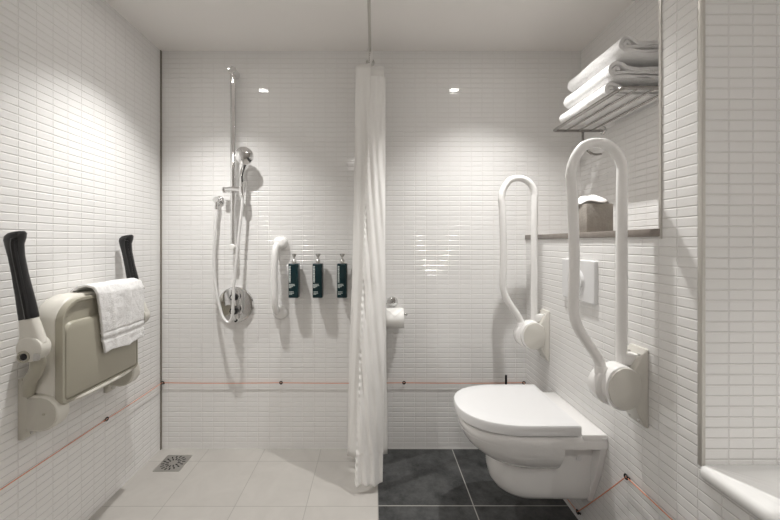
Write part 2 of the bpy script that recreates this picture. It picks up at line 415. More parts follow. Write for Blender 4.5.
def seat_side(yc, sgn):
    # wall flange
    y0, y1 = yc - .024, yc + .024
    prof = [(XL - .001, .487), (XL + .012, .487), (XL + .030, .53), (XL + .030, .64), (XL + .012, .692), (XL - .001, .692)]
    fl = MB().prism([V((x, y0 - .004, z)) for x, z in prof], (0, .056, 0), .003).build('wall_flange', M['seatcap'], SE)
    for z in (.502, .677):
        MB().lathe([(0, 0), (.006, 0), (.006, .003), (0, .0045)], (XL + .018, yc, z), (1, 0, 0), 12).build('screw', M['steel'], fl)
    # round hinge housing
    arc = [(XL + .022, .515)]
    c = (XL + .070, .574)
    for k in range(17):
        a = math.radians(-90 + 180 * k / 16); arc.append((c[0] + .060 * math.cos(a), c[1] + .060 * math.sin(a)))
    arc.append((XL + .022, .634))
    h = MB().prism([V((x, y0, z)) for x, z in arc], (0, .048, 0), .006, 3).build('hinge_housing', M['seat2'], SE)
    MB().prism([V((XL + .028 + (x - XL - .022) * .9, y0 - .0025, .574 + (z - .574) * .88)) for x, z in arc], (0, .006, 0), .001).build('cover_cap', M['seatcap'], h)
    MB().lathe([(0, 0), (.004, 0), (.004, .003), (0, .003)], (XL + .085, y0 - .002, .574), (0, -1, 0), 10).build('cap_screw', M['seat'], h)
    # curved link from hinge up to the arm pivot
    ya = 1.100 if sgn > 0 else 1.590
    px, pz = (-1.078, .812) if sgn > 0 else (-1.076, .812)
    path = smooth_path([(XL + .030, yc - sgn * .020, .640), (XL + .052, yc - sgn * .038, .690), (XL + .088, yc - sgn * .052, .735), (px - .004, lerp(yc - sgn * .05, ya, .5), .785), (px, ya, pz)], 6)
    MB().tube(path, [.016 + .004 * math.sin(PI * i / (len(path) - 1)) for i in range(len(path))], 12).build('link_arm', M['seat'], SE)
    # armrest: pivot boss, tapered plastic arm, black grip
    mb = MB()
    mb.lathe([(.0, -.022), (.034, -.022), (.040, -.017), (.040, .016), (.035, .022), (0, .022)], (px, ya, pz), (0, 1, 0), 32)
    def sect(c, wx, wy, tilt, n=16):
        ct, st = math.cos(tilt), math.sin(tilt)
        r = []
        for k in range(n):
            a = 2 * PI * k / n
            ca, sa = math.cos(a), math.sin(a)
            u = math.copysign(abs(ca) ** .7, ca) * wx; w = math.copysign(abs(sa) ** .7, sa) * wy
            r.append(V((c[0] + u * ct, c[1] + w, c[2] + u * st)))
        return r
    t = .21
    mb.ring_loft([sect((px - .004, ya, pz + .01), .043, .020, t), sect((px - .006, ya, pz + .045), .033, .019, t),
                  sect((px - .014, ya, pz + .085), .025, .018, t), sect((px - .022, ya, pz + .12), .022, .017, t)])
    arm = mb.build('arm', M['seat2'], SE, angle=50)
    MB().lathe([(0, 0), (.0105, 0), (.0105, .002), (0, .002)], (px - .010, ya - .022, pz - .022), (0, -1, 0), 16).build('pivot_hole', M['rubber'], arm)
    MB().lathe([(.014, -.001), (.019, -.001), (.019, .003), (.014, .003), (.014, -.001)], (px - .010, ya - .022, pz - .022), (0, -1, 0), 24).build('pivot_ring', M['seat'], arm)
    MB().box((px + .022, ya - .026, pz - .034), (px + .036, ya - .015, pz - .012), .002).build('latch', M['steel'], arm)
    mb = MB()
    L = [(.088, -.0145, .026, .020), (.094, -.0155, .030, .0235), (.12, -.020, .0295, .0235), (.17, -.030, .0265, .022), (.23, -.043, .0235, .020),
         (.29, -.055, .0235, .020), (.325, -.061, .0275, .022), (.345, -.060, .034, .024), (.358, -.058, .034, .0235), (.366, -.056, .026, .018)]
    L = [(a_, b_2, c_ * .86, d_ * .78) for a_, b_2, c_, d_ in L]
    mb.ring_loft([sect((px + dx, ya, pz + dz), wx, wy, t) for dz, dx, wx, wy in L])
    g = mb.build('grip', M['black'], SE, angle=50)
    # moulded rib along the grip's outer edge
    rib = [V((px + dx + wx * .45, ya - wy * .80, pz + dz)) for dz, dx, wx, wy in L[1:-2]]
    MB().tube(smooth_path(rib, 3), .0085, 8).build('grip_rib', M['black'], g)
seat_side(1.180, 1)
seat_side(1.545, -1)
MB().tube([(-1.098, 1.18, .69), (-1.098, 1.545, .69)], .011, 12).build('pivot_bar', M['steel'], SE)

# towel over the seat
def towel_path(v):
    # v 0 = front hem, 1 = back hem
    pts = [(-1.030, .724), (-1.031, .80), (-1.032, .90), (-1.034, .952), (-1.046, .978), (-1.07, .985), (-1.10, .982), (-1.128, .965), (-1.136, .93), (-1.137, .84)]
    L = [0]
    for i in range(1, len(pts)): L.append(L[-1] + math.dist(pts[i], pts[i - 1]))
    s = v * L[-1]
    for i in range(1, len(pts)):
        if s <= L[i] + 1e-9:
            t = (s - L[i - 1]) / (L[i] - L[i - 1]); return (pts[i - 1][0] + (pts[i][0] - pts[i - 1][0]) * t, pts[i - 1][1] + (pts[i][1] - pts[i - 1][1]) * t), s
    return pts[-1], L[-1]
def towel_fn(u, v):
    (x, z), s = towel_path(v)
    front = max(0, 1 - s / .26)
    y0 = 1.292 - .0 * front + .034 * front; y1 = 1.556 - .012 * front
    y = y0 + (y1 - y0) * u
    nx = noise.noise(V((y * 14, z * 9, 3.1))) * .006 + noise.noise(V((y * 40, z * 40, 7))) * .002
    fold = .007 * math.exp(-((u - .55 - .1 * v) / .06) ** 2) + .004 * math.exp(-((u - .25) / .05) ** 2)
    band = -.003 if .045 < s < .058 or .075 < s < .08 else 0
    if s < .30: x += abs(nx) + fold * min(1, front * 3 + .2) + band
    else: z += nx * .4
    if s < .02: z += .004 * math.sin(u * 9)
    corner = max(0, (u - .93) / .07); z -= .012 * corner ** 2 if s > .22 else 0
    return V((x, y, z))
mb = MB().grid(towel_fn, 70, 110)
tw = mb.build('hand_towel', M['towel'], angle=180)
md = tw.modifiers.new('thick', 'SOLIDIFY'); md.thickness = .009; md.offset = 1 if False else 0
tag(tw, 'white terry hand towel draped over the top of the folded shower seat', 'towel')

# ------------------------------------------------------------------ shower riser rail
RY = 1.884
def px_pt(x, y, Y=RY): return P(x, y, Y)
rt = px_pt(233.5, 72); rb = px_pt(233, 247)
RX = (rt.x + rb.x) / 2
SR = empty('shower_rail', (RX, D, rb.z), 'tall vertical chrome riser rail on the back wall holding a hand shower', 'shower rail')
MB().tube([(RX, RY, rb.z - .012), (RX, RY, rt.z + .022)], .0150, 24).build('riser', M['chrome'], SR)
MB().lathe([(0, 0), (.020, 0), (.022, .004), (.022, .008), (.0205, .012), (.0225, D - RY + .020), (.019, D - RY + .026), (0, D - RY + .022)], (RX, D, rt.z), (0, -1, 0), 32).build('wall_bracket', M['chrome'], SR)
lb = MB().lathe([(0, 0), (.018, 0), (.018, .006), (.0165, .010), (.0165, D - RY + .016), (.013, D - RY + .021), (0, D - RY + .022)], (RX, D, rb.z), (0, -1, 0), 32).build('wall_bracket', M['whiteplastic'], SR)
tag(lb, 'pale lower wall bracket')
# slider with side holder
sz = px_pt(233, 190).z
mb = MB(); mb.lathe([(.015, -.016), (.023, -.016), (.023, .016), (.015, .016)], (RX, RY, sz), (0, 0, 1), 28)
mb.tube([(RX - .042, RY - .005, sz), (RX + .012, RY - .012, sz + .002), (RX + .055, RY - .016, sz)], [.0145, .0165, .0150], 16)
sl = mb.build('slider', M['chrome'], SR)
MB().lathe([(0, 0), (.015, 0), (.017, .004), (.017, .014), (.013, .018), (0, .018)], (RX - .036, RY - .004, sz), (-1, 0, .0), 24).build('lock_knob', M['chrome'], sl)
MB().lathe([(.0125, -.016), (.0195, -.016), (.018, .016), (.0115, .016)], (RX + .056, RY - .018, sz), (.0, -.15, 1), 24).build('holder_ring', M['chrome'], sl)

# hand shower
HS0 = V((RX + .056, RY - .018, sz))
hd = px_pt(245, 156, 1.855)
HS = empty('hand_shower', HS0, 'round chrome hand shower resting in the riser rail holder', 'hand shower')
axis = V((.10, -1, -.22)).normalized()
neck = hd - axis * .035
pth = smooth_path([HS0 + V((0, .006, -.032)), HS0 + V((0, .002, .02)), HS0 + V((.0, -.006, .08)), neck + V((-.004, .002, -.032)), neck + V((0, 0, -.008)), neck + axis * .008], 6)
MB().tube(pth, [.0095 + .0025 * min(1, i / 8) for i in range(len(pth))], 16).build('handle', M['chrome'], HS)
MB().tube(smooth_path([p + V((.006, -.0095, -.002)) for p in pth[8:24:3]], 4), .0035, 8).build('handle_inlay', M['rubber'], HS)
MB().lathe([(0, -.034), (.012, -.032), (.030, -.022), (.042, -.006), (.0475, .008), (.0475, .014), (.045, .019), (.040, .021)] + [(.030, .0262), (.015, .0295), (0, .0305)], hd, axis, 40).build('spray_head', M['chrome'], HS)

# wall outlet elbow
ot = P(217, 200, D - .035)
OT = empty('hose_outlet', (ot.x, D, ot.z), 'small chrome wall elbow left of the riser rail', 'shower outlet')
MB().lathe([(0, 0), (.026, 0), (.026, .004), (.022, .009), (.013, .012), (.013, .034), (.017, .036), (.017, .050), (.014, .054), (0, .054)], (ot.x, D, ot.z), (0, -1, 0), 32).build('rosette', M['chrome'], OT)
MB().lathe([(0, 0), (.010, 0), (.010, .022), (.012, .024), (.012, .040), (.009, .043), (0, .043)], (ot.x, D - .042, ot.z - .008), (0, 0, -1), 20).build('hose_nut', M['chrome'], OT)

# hose
hp = [(217, 210, 1.886), (214.5, 235, 1.872), (214, 265, 1.862), (216, 290, 1.85), (220.5, 310, 1.838), (223.6, 318.5, 1.828), (228.5, 322.5, 1.822), (232.0, 317.5, 1.82), (233.1, 303, 1.825), (234.4, 280, 1.835), (237, 254, 1.85), (240, 226, 1.862), (242, 207, 1.868)]
hpts = [P(*h) for h in hp] + [HS0 + V((0, .004, -.045)), HS0 + V((0, .004, -.026))]
hs = MB().tube(smooth_path(hpts, 8), .0080, 10).build('shower_hose', M['hose'])
tag(hs, 'long flexible silver shower hose looping down in front of the mixer', 'hose')

# mixer
mc = P(235, 305, D - .02); MXC = V((mc.x, D, mc.z))
SM = empty('shower_mixer', MXC, 'round chrome shower mixer plate with two knobs below the riser rail', 'shower mixer')
MB().lathe([(0, -.001), (.094, -.001), (.098, .003), (.098, .012), (.094, .0165), (.085, .018), (.0, .019)], MXC, (0, -1, 0), 64).build('plate', M['chrome'], SM)
mb = MB(); mb.box((MXC.x - .020, D - .030, MXC.z - .075), (MXC.x + .024, D - .017, MXC.z + .082), .004)
mb.build('body_block', M['chrome'], SM)
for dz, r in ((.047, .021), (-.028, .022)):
    k = MB().lathe([(0, .028), (r, .028), (r, .052), (r * .92, .056), (0, .057)], MXC + V((.004, 0, dz)), (0, -1, 0), 8).build('knob', M['black'], SM, angle=30)  # black body colour stands in for dark reflections in a chrome knob
    MB().lathe([(0, .0565), (r * .62, .0565), (r * .55, .062), (0, .063)], MXC + V((.004, 0, dz)), (0, -1, 0), 16).build('knob_cap', M['chrome'], k)
    MB().box(MXC + V((.004 - .004, -.068, dz - r)), MXC + V((.004 + .004, -.058, dz + r * .9)), .002).build('grip_fin', M['chrome'], k)
MB().tube([MXC + V((.0, -.056, -.035)), MXC + V((.020, -.075, -.062)), MXC + V((.026, -.080, -.070))], [.006, .0055, .005], 12).build('lever', M['chrome'], SM)
MB().lathe([(0, 0), (.008, 0), (.008, .006), (0, .007)], MXC + V((.004, -.018, -.086)), (0, -1, 0), 16).build('cover_screw', M['black'], SM)

# ------------------------------------------------------------------ white grab bar
gx = P(280, 243, D - .02).x; gz1 = P(280, 243, D - .02).z; gz0 = P(280, 313, D - .02).z
GB = empty('grab_bar', (gx, D, gz0), 'short vertical white grab bar between mixer and soap bottles', 'grab bar')
for z, s in ((gz1, -1), (gz0, 1)):
    prof = rounded_rect(.080, .068, .032, 6)
    mb = MB()
    rings = []
    for d, k in ((0, 1.0), (.012, 1.0), (.024, .93), (.034, .78), (.040, .5), (.042, .1)):
        rings.append([V((gx + a * k, D - d, z + b * k + s * (1 - k) * .012)) for a, b in prof])
    mb.ring_loft(rings); mb.build('wall_mount', M['rail'], GB, angle=60)
pb = [(gx - .012, D - .020, gz1 - .006), (gx - .014, D - .050, gz1 - .022), (gx - .015, D - .068, gz1 - .075), (gx - .016, D - .070, (gz0 + gz1) / 2), (gx - .015, D - .068, gz0 + .075), (gx - .014, D - .050, gz0 + .022), (gx - .012, D - .020, gz0 + .006)]
MB().tube(smooth_path(pb, 8), .0168, 18).build('bar', M['rail'], GB)

# ------------------------------------------------------------------ soap bottles
def make_bottle(loc, label):
    e = empty('soap_bottle', (0, 0, 0), label, 'soap dispenser', 'dark teal wall-mounted soap bottles')
    w, d, h = .054, .050, .183
    prof = rounded_rect(w, d, .009, 4)
    mb = MB(); rings = []
    for z, k in ((0, .93), (.003, .99), (.006, 1), (h - .006, 1), (h - .002, .98), (h, .92)):
        rings.append([V((a * k, b * k, z)) for a, b in prof])
    mb.ring_loft(rings); b = mb.build('bottle', M['teal'], e, angle=50)
    mb = MB()
    yf = -d / 2 - .0006
    rnd = random.Random(3)
    def dash(x0, x1, z0, z1): mb.box((x0, yf, z0), (x1, yf + .001, z1))
    z = .083
    while z < h - .012:      # upright line of print along the left edge
        l = rnd.uniform(.005, .009); dash(-.0215, -.0135, z, z + l - .002); z += l
    for zz, n in ((.071, 4), (.065, 4), (.059, 3), (.054, 2)):
        x = -.0215
        for _ in range(n):
            l = rnd.uniform(.006, .009); dash(x, x + l - .0012, zz, zz + .0032); x += l
    for zz, n in ((.031, 3), (.024, 3), (.018, 2)):
        x = -.020
        for _ in range(n):
            l = rnd.uniform(.006, .009); dash(x, x + l - .0015, zz, zz + .003); x += l
    mb.build('print', M['print'], b)
    pm = MB().lathe([(0, h - .001), (.0125, h - .001), (.0125, h + .014), (.010, h + .018), (.007, h + .022), (.0045, h + .024), (.0045, h + .040), (0, h + .040)], (0, 0, 0), (0, 0, 1), 20).build('pump', M['steel'], e)
    mb = MB(); mb.lathe([(0, h + .036), (.007, h + .036), (.0135, h + .049), (.0135, h + .053), (0, h + .054)], (0, 0, 0), (0, 0, 1), 18)
    mb.tube([(0, 0, h + .046), (0, -.018, h + .047), (0, -.026, h + .043)], [.0045, .004, .003], 10)
    mb.build('pump_head', M['steel'], pm)
    mb = MB(); mb.box((-.018, d / 2 - .001, .02), (.018, .0485, .10), .003); mb.box((-.024, .044, .012), (.024, .0495, .15), .002)
    mb.build('wall_holder', M['steel'], e)
    return e
b0 = make_bottle(None, 'dark teal soap bottle nearest the white grab bar')
for i, (px, lab) in enumerate(((293, None), (317.2, 'dark teal soap bottle in the middle of the row of three'), (341.8, 'dark teal soap bottle nearest the shower curtain'))):
    o = b0 if i == 0 else copy_tree(b0)
    p = P(px, 298, D - .05 - .025)
    o.location = (p.x, D - .0485, p.z)
    if lab: o['label'] = lab

# ------------------------------------------------------------------ curtain and its rail
CXR = -.021; CZR = 2.145
CR = empty('curtain_rail', (CXR, D, CZR), 'thin grey ceiling-height rail carrying the shower curtain', 'curtain rail')
MB().tube([(CXR, D - .004, CZR), (CXR, YF + .01, CZR)], .0072, 16).build('rod', M['alu'], CR)
MB().lathe([(0, 0), (.024, 0), (.024, .004), (.014, .010), (.0105, .014), (0, .014)], (CXR, D, CZR), (0, -1, 0), 24).build('end_socket', M['steel'], CR)
CU = empty('shower_curtain', (CXR, 1.76, 2.06), 'white fabric shower curtain gathered at the end of its rail', 'curtain')
ZT = 2.072
def lerp(a, b, t): return a + (b - a) * t
# plan of the gathered cloth: (x, y) at top and bottom
top_plan = [(-.088, 1.895), (.030, 1.885), (-.085, 1.868), (.036, 1.855), (-.090, 1.838), (.052, 1.825), (-.092, 1.810), (-.040, 1.797), (-.016, 1.787)]
bot_plan = [(-.120, 1.875), (.030, 1.862), (-.128, 1.842), (.040, 1.835), (-.132, 1.812), (.070, 1.788), (-.130, 1.770), (-.070, 1.748), (-.062, 1.735)]
nseg = 14
def plan_curve(pl):
    return [V((p.x, p.y, 0)) for p in smooth_path([V((a, b, 0)) for a, b in pl], nseg)]
tc_, bc_ = plan_curve(top_plan), plan_curve(bot_plan)
nc = len(tc_) - 1
def cur_fn(u, v):
    i = u * nc; a = min(int(i), nc - 1); f = i - a
    t = tc_[a].lerp(tc_[a + 1], f); b = bc_[a].lerp(bc_[a + 1], f)
    w = v ** 1.25
    p = t.lerp(b, w)
    z = lerp(ZT, .058, v)
    wr = noise.noise(V((u * 26, z * 1.7, 1.3))) * .007 * min(1, v * 4) + noise.noise(V((u * 60, z * 6, 4))) * .002
    return V((p.x + wr * .6, p.y + wr, z))
c1 = MB().grid(cur_fn, nc, 60).build('curtain_folds', M['curtain'], CU, angle=180)
c1.modifiers.new('thick', 'SOLIDIFY').thickness = .0012
# the loose leading edge that hangs out in front, with a puckered side hem
def lead_fn(u, v):
    z = lerp(2.005, .040, v)
    xl = lerp(-.014, -.088, v ** .85) ; xr = lerp(.058, .040, v ** 2)
    if v > .8: xr -= .0
    yl = lerp(1.786, 1.585, v ** 1.1); yr = lerp(1.80, 1.62, v ** 1.1)
    x = lerp(xl, xr, u)
    y = lerp(yl, yr, u) - .020 * math.sin(PI * u) * (.4 + .6 * v)
    diag = math.sin((u * 3.0 - v * 5.5) * 2 * PI) * .0060 * (1 - u * .7) * min(1, v * 3)
    pucker = math.exp(-(u / .09) ** 2) * math.sin(z * 190) * .0026 * min(1, max(0, v - .02) * 8)
    n = noise.noise(V((u * 4, z * 5, 9))) * .006
    y += diag + n - pucker
    x += pucker * .5 + noise.noise(V((2, z * 9, 9))) * .003 * (1 - u)
    if v > .93: y -= math.sin(u * 20) * .003
    z -= .012 * math.exp(-((u - .85) / .25) ** 2) * v if v > .5 else 0
    return V((x, y, z))
c2 = MB().grid(lead_fn, 44, 300).build('leading_edge', M['curtain'], CU, angle=180)
c2.modifiers.new('thick', 'SOLIDIFY').thickness = .0012
# bottom hem, a doubled strip of cloth
def hem_fn(u, v):
    p = lead_fn(u, lerp(.958, 1.0, v)); return p + V((0, -.0002 - .0018 * v, 0))
MB().grid(hem_fn, 44, 12).build('hem', M['curtain'], CU, angle=180).modifiers.new('thick', 'SOLIDIFY').thickness = .0008
# hooks over the rail
for i, y in enumerate((1.893, 1.875, 1.857, 1.838, 1.818, 1.800)):
    R0 = .0125
    pts = [V((CXR + R0 * math.sin(a), y, CZR + R0 * math.cos(a))) for a in [math.radians(-200 + 25 * k) for k in range(15)]]
    pts = pts + [V((CXR + .002, y - .002, CZR - .03)), V((CXR + .004, y - .004, ZT - .015))]
    MB().tube(pts, .0022, 8).build('hook', M['whiteplastic'], CU)

# ------------------------------------------------------------------ toilet roll and holder
rc = P(392.8, 302, D - .01)
HR = empty('toilet_roll_holder', (rc.x, D, rc.z), 'small chrome toilet roll holder on back wall right of curtain', 'toilet roll holder')
MB().lathe([(0, 0), (.029, 0), (.029, .005), (.024, .009), (.012, .010), (0, .010)], (rc.x, D, rc.z), (0, -1, 0), 32).build('rosette', M['chrome'], HR)
RLY = D - .068; RLZ = rc.z - .075
MB().tube(fillet([(rc.x, D - .008, rc.z), (rc.x, RLY, rc.z), (rc.x - .052, RLY, rc.z), (rc.x - .052, RLY, RLZ + .018), (rc.x + .068, RLY, RLZ + .018)], .014), .0045, 12).build('arm', M['chrome'], HR)
MB().sphere((rc.x + .070, RLY, RLZ + .018), .0075, n=12).build('end_knob', M['chrome'], HR)
TR = empty('toilet_roll', (rc.x + .006, RLY, RLZ), 'white toilet roll with a folded point hanging on its chrome holder', 'toilet roll')
MB().lathe([(.021, -.047), (.051, -.047), (.0525, -.045), (.0525, .045), (.051, .047), (.021, .047), (.021, .0), (.021, -.047)], (rc.x + .006, RLY, RLZ), (1, 0, 0), 40).build('paper', M['paper'], TR)
MB().lathe([(.0195, -.0475), (.0212, -.0475), (.0212, .0475), (.0195, .0475), (.0195, -.0475)], (rc.x + .006, RLY, RLZ), (1, 0, 0), 24).build('core', M['card'], TR)
def flap(u, v):
    a = lerp(80, 185, v); wd = .047 * (1 - max(0, (v - .45) / .55))
    r = .0545
    return V((rc.x + .006 + lerp(-wd, wd, u), RLY - r * math.sin(math.radians(a)) , RLZ + r * math.cos(math.radians(a - 40))))
def flap(u, v):
    ang = math.radians(lerp(10, 75, v)); r = .0540
    wd = .0465 * (1 - max(0, (v - .25) / .75)) + .0005
    return V((rc.x + .006 + lerp(-wd, wd, u), RLY - r * math.sin(ang), RLZ + r * math.cos(ang)))
MB().grid(flap, 10, 14).build('folded_sheet', M['paper'], TR, angle=180).modifiers.new('thick', 'SOLIDIFY').thickness = .001

# ------------------------------------------------------------------ wall-hung toilet (faces left)
TY = 1.432
TO = empty('toilet', (XR, TY, .149), 'white wall-hung toilet with closed lid on the right wall', 'toilet')
def dshape(xf, xb, hw, hwb=None, n=28, pw=2.25):
    """D outline, pointing to -x; from back near corner around the front to back far corner"""
    hwb = hw if hwb is None else hwb
    ln = min(hw * 1.25, (xb - xf) * .75); xs = xf + ln
    o = [(xb, -hwb)]
    for k in range(1, 5): o.append((lerp(xb, xs, k / 5), -lerp(hwb, hw, k / 5)))
    for k in range(n + 1):
        a = PI / 2 - PI * k / n      # +90 .. -90
        c, s = math.cos(a), math.sin(a)
        o.append((xs - ln * abs(c) ** (2 / pw), -hw * math.copysign(abs(s) ** (2 / pw), s)))
    for k in range(4, 0, -1): o.append((lerp(xb, xs, k / 5), lerp(hwb, hw, k / 5)))
    o.append((xb, hwb)); return o
def drings(mb, specs):
    mb.ring_loft([[V((x, TY + y, z)) for x, y in dshape(*s)] for z, s in specs])
XW = XR - .001
mb = MB()
drings(mb, [(.441, (.354, XW, .175)), (.436, (.348, XW, .180)), (.422, (.347, XW, .182)), (.402, (.352, XW, .181)), (.398, (.355, XW - .001, .180))])
drings(mb, [(.400, (.352, .690, .1805)), (.375, (.362, .690, .176)), (.350, (.380, .690, .167)), (.325, (.408, .690, .152)), (.308, (.432, .690, .140)), (.298, (.452, .688, .130)), (.294, (.470, .680, .118))])
drings(mb, [(.425, (.50, XW, .112, .135)), (.33, (.475, XW, .110, .124)), (.295, (.466, XW, .110, .120)), (.24, (.466, XW, .108, .118)), (.195, (.474, XW, .104, .108)), (.170, (.490, XW, .099, .101)), (.155, (.510, XW - .002, .090, .094)), (.149, (.535, XW - .006, .080, .085))])
mb.box((.752, TY - .181, .42), (XW, TY + .181, .452), .005, 2)
# flared plate against the wall
pl = [(-.183, .44), (-.176, .40), (-.146, .28), (-.098, .152), (.098, .152), (.146, .28), (.176, .40), (.183, .44)]
mb.prism([V((XW - .022, TY + y, z)) for y, z in pl], (.022, 0, 0), .004)
mb.build('bowl', M['ceramic'], TO, angle=40)
mb = MB(); drings(mb, [(.4415, (.366, .735, .160)), (.446, (.358, .738, .166)), (.452, (.357, .738, .167))]); mb.build('seat_ring', M['lid'], TO, angle=40)
mb = MB(); drings(mb, [(.4525, (.352, .742, .172)), (.4475, (.344, .744, .179)), (.4475, (.339, .745, .183)), (.4495, (.336, .746, .1855)), (.480, (.334, .746, .1865)), (.4855, (.337, .745, .1835)), (.4885, (.348, .742, .174)), (.4895, (.40, .72, .14))]); mb.build('lid', M['lid'], TO, angle=40)
for s in (-1, 1):
    MB().tube([(.752, TY + s * .085 - .022, .4625), (.752, TY + s * .085 + .022, .4625)], .010, 16).build('hinge', M['lid'], TO)
MB().lathe([(0, 0), (.010, 0), (.010, .003), (0, .004)], (.77, TY - .1275, .335), (0, -1, 0), 14).build('fixing_cap', M['lid'], TO)

# flush plate
FP = empty('flush_plate', (XR, 1.42, .993), 'white rectangular flush plate with round buttons above the toilet', 'flush plate')
def plate_ring(x, w, h, r): return [V((x, 1.42 + a, .993 + b)) for a, b in rounded_rect(w, h, r, 5)]
MB().ring_loft([plate_ring(XR + .001, .226, .166, .006), plate_ring(XR - .010, .226, .166, .006), plate_ring(XR - .014, .220, .160, .006), plate_ring(XR - .0145, .10, .08, .005)]).build('plate', M['lid'], FP)
def disc(yc, r, n=36): return [(yc + r * math.cos(2 * PI * k / n), .993 + r * math.sin(2 * PI * k / n)) for k in range(n)]
MB().lathe([(0, 0), (.058, 0), (.058, .002), (.055, .0055), (.0525, .0035), (.0, .0025)], (XR - .0142, 1.425, .985), (-1, 0, 0), 48).build('large_button', M['lid'], FP)
MB().lathe([(0, 0), (.033, 0), (.033, .003), (.030, .0065), (0, .0075)], (XR - .0160, 1.405, .995), (-1, 0, 0), 40).build('small_button', M['lid'], FP)

# toilet brush behind the toilet
br = P(506, 375, 1.865)
TB = empty('toilet_brush', (br.x, br.y, 0), 'toilet brush behind the toilet, only its thin dark handle showing', 'toilet brush')
MB().lathe([(0, 0), (.040, 0), (.042, .004), (.042, .20), (.040, .204), (.014, .206), (0, .206)], (br.x, br.y, 0), (0, 0, 1), 28).build('holder', M['steel'], TB)
MB().lathe([(0, .2), (.006, .2), (.006, br.z - .01), (.0055, br.z), (0, br.z)], (br.x, br.y, 0), (0, 0, 1), 14).build('handle', M['black'], TB)

# ------------------------------------------------------------------ fold-up support rails
def make_rail(yc, label):
    e = empty('support_rail', (XR, yc, .70), label, 'grab rail', 'white fold-up support rails beside the toilet')
    xl, xr, zt = .635, .783, 1.461
    R = (xr - xl) / 2 + .004
    cx = (xl + xr) / 2
    pts = [V((.722, yc, .690)), V((.720, yc, .765)), V((xl - .002, yc, .893)), V((xl - .003, yc, .98))]
    pts = fillet(pts, {1: .03, 2: .055}, 8)
    pts += [V((xl + .0, yc, 1.10)), V((xl - .007, yc, 1.31))]
    # crown: a slightly skewed half circle
    for k in range(0, 25):
        a = math.radians(180 - 180 * k / 24)
        ex = R * math.cos(a); ez = .088 * math.sin(a)
        skew = -.004
        pts.append(V((cx + skew + ex + (.004 if ex > 0 else -.003), yc, zt - .088 + ez - (.022 if k < 8 else 0) * (1 - k / 8))))
    pts += [V((xr + .002, yc, 1.25)), V((xr + .002, yc, 1.0)), V((xr, yc, .72))]
    path = smooth_path(pts, 2)
    MB().tube(path, .0158, 20).build('tube', M['rail'], e)
    # wall plate: winged flange
    pz = .698
    prof = [(XR, pz + .118), (XR - .010, pz + .118), (XR - .016, pz + .104), (XR - .040, pz + .066), (XR - .052, pz + .03), (XR - .052, pz - .03), (XR - .040, pz - .062), (XR - .014, pz - .118), (XR - .006, pz - .124), (XR, pz - .124)]
    w = MB().prism([V((x, yc - .036, z)) for x, z in prof], (0, .072, 0), .005, 2).build('wall_plate', M['railcap'], e)
    for dz in (.098, -.104):
        for dy in (-.020, .020):
            MB().lathe([(0, 0), (.006, 0), (.005, .003), (0, .004)], (XR - .0185 if dz > 0 else XR - .018, yc + dy, pz + dz), (-1, 0, 0), 10).build('screw', M['steel'], w)
    # drum-shaped hinge: outline in the x-z plane
    o = []
    c = (XR - .080, pz)
    for k in range(25):
        a = math.radians(72 + 216 * k / 24); o.append((c[0] + .056 * math.cos(a), c[1] + .069 * math.sin(a)))
    o = o + [(XR - .034, pz - .048), (XR - .030, pz), (XR - .034, pz + .048)]
    h = MB().prism([V((x, yc - .040, z)) for x, z in o], (0, .056, 0), .006, 3).build('hinge_housing', M['rail'], e)
    cap = [V((c[0] + .004 + (x - c[0]) * .93, yc - .044, pz + (z - pz) * .93)) for x, z in o]
    MB().prism(cap, (0, .008, 0), .003, 2).build('cover_cap', M['railcap'], h)
    # sleeve and ring for the lower tube
    MB().lathe([(0, -.02), (.0195, -.02), (.0195, .028), (.0170, .032), (.0160, .032)], (.7205, yc, .725), (0, 0, 1), 24).build('sleeve', M['rail'], e)
    o2 = [(XR - .106 + .048 * math.cos(2 * PI * k / 32), pz - .004 + .056 * math.sin(2 * PI * k / 32)) for k in range(32)]
    MB().prism([V((x, yc - .018, z)) for x, z in o2], (0, .042, 0), .005, 3).build('pivot_disc', M['rail'], e)
    MB().box((XR - .062, yc - .018, pz + .062), (XR - .012, yc + .020, pz + .098), .005, 2).build('latch', M['rail'], e)
    return e
r0 = make_rail(1.100, 'larger nearer fold-up white support rail raised in front of the flush plate')
r1 = copy_tree(r0); r1.location.y += .600; r1['label'] = 'smaller farther fold-up white support rail raised near the back wall'

# ------------------------------------------------------------------ towel rack in the recess
RK = empty('towel_rack', (XRR, 1.49, 1.706), 'chrome towel rack with rods on the recess wall, carrying three towels', 'towel rack')
RZ = 1.706; RXF = .898; RY0, RY1 = 1.256, 1.738
MB().tube(fillet([(XRR - .004, RY1, RZ), (RXF, RY1, RZ), (RXF, RY0, RZ), (XRR - .004, RY0, RZ)], .018), .0068, 12).build('frame', M['darksteel'], RK)
for x in (.960, 1.022, 1.085):
    MB().tube([(x, RY0, RZ), (x, RY1, RZ)], .0040, 10).build('rod', M['darksteel'], RK)
for y in (RY0, RY1):
    MB().lathe([(0, -.001), (.022, -.001), (.022, 0), (.022, .004), (.018, .010), (.009, .012), (0, .012)], (XRR, y, RZ), (-1, 0, 0), 28).build('rosette', M['chrome'], RK)
    if y == RY0: continue
    hk = [(1.046, y, RZ), (1.046, y, RZ - .035), (1.052, y, RZ - .072), (1.075, y, RZ - .104), (1.105, y, RZ - .118), (1.138, y, RZ - .116)]
    MB().tube(smooth_path(hk, 6), .0055, 10).build('hook', M['darksteel'], RK)

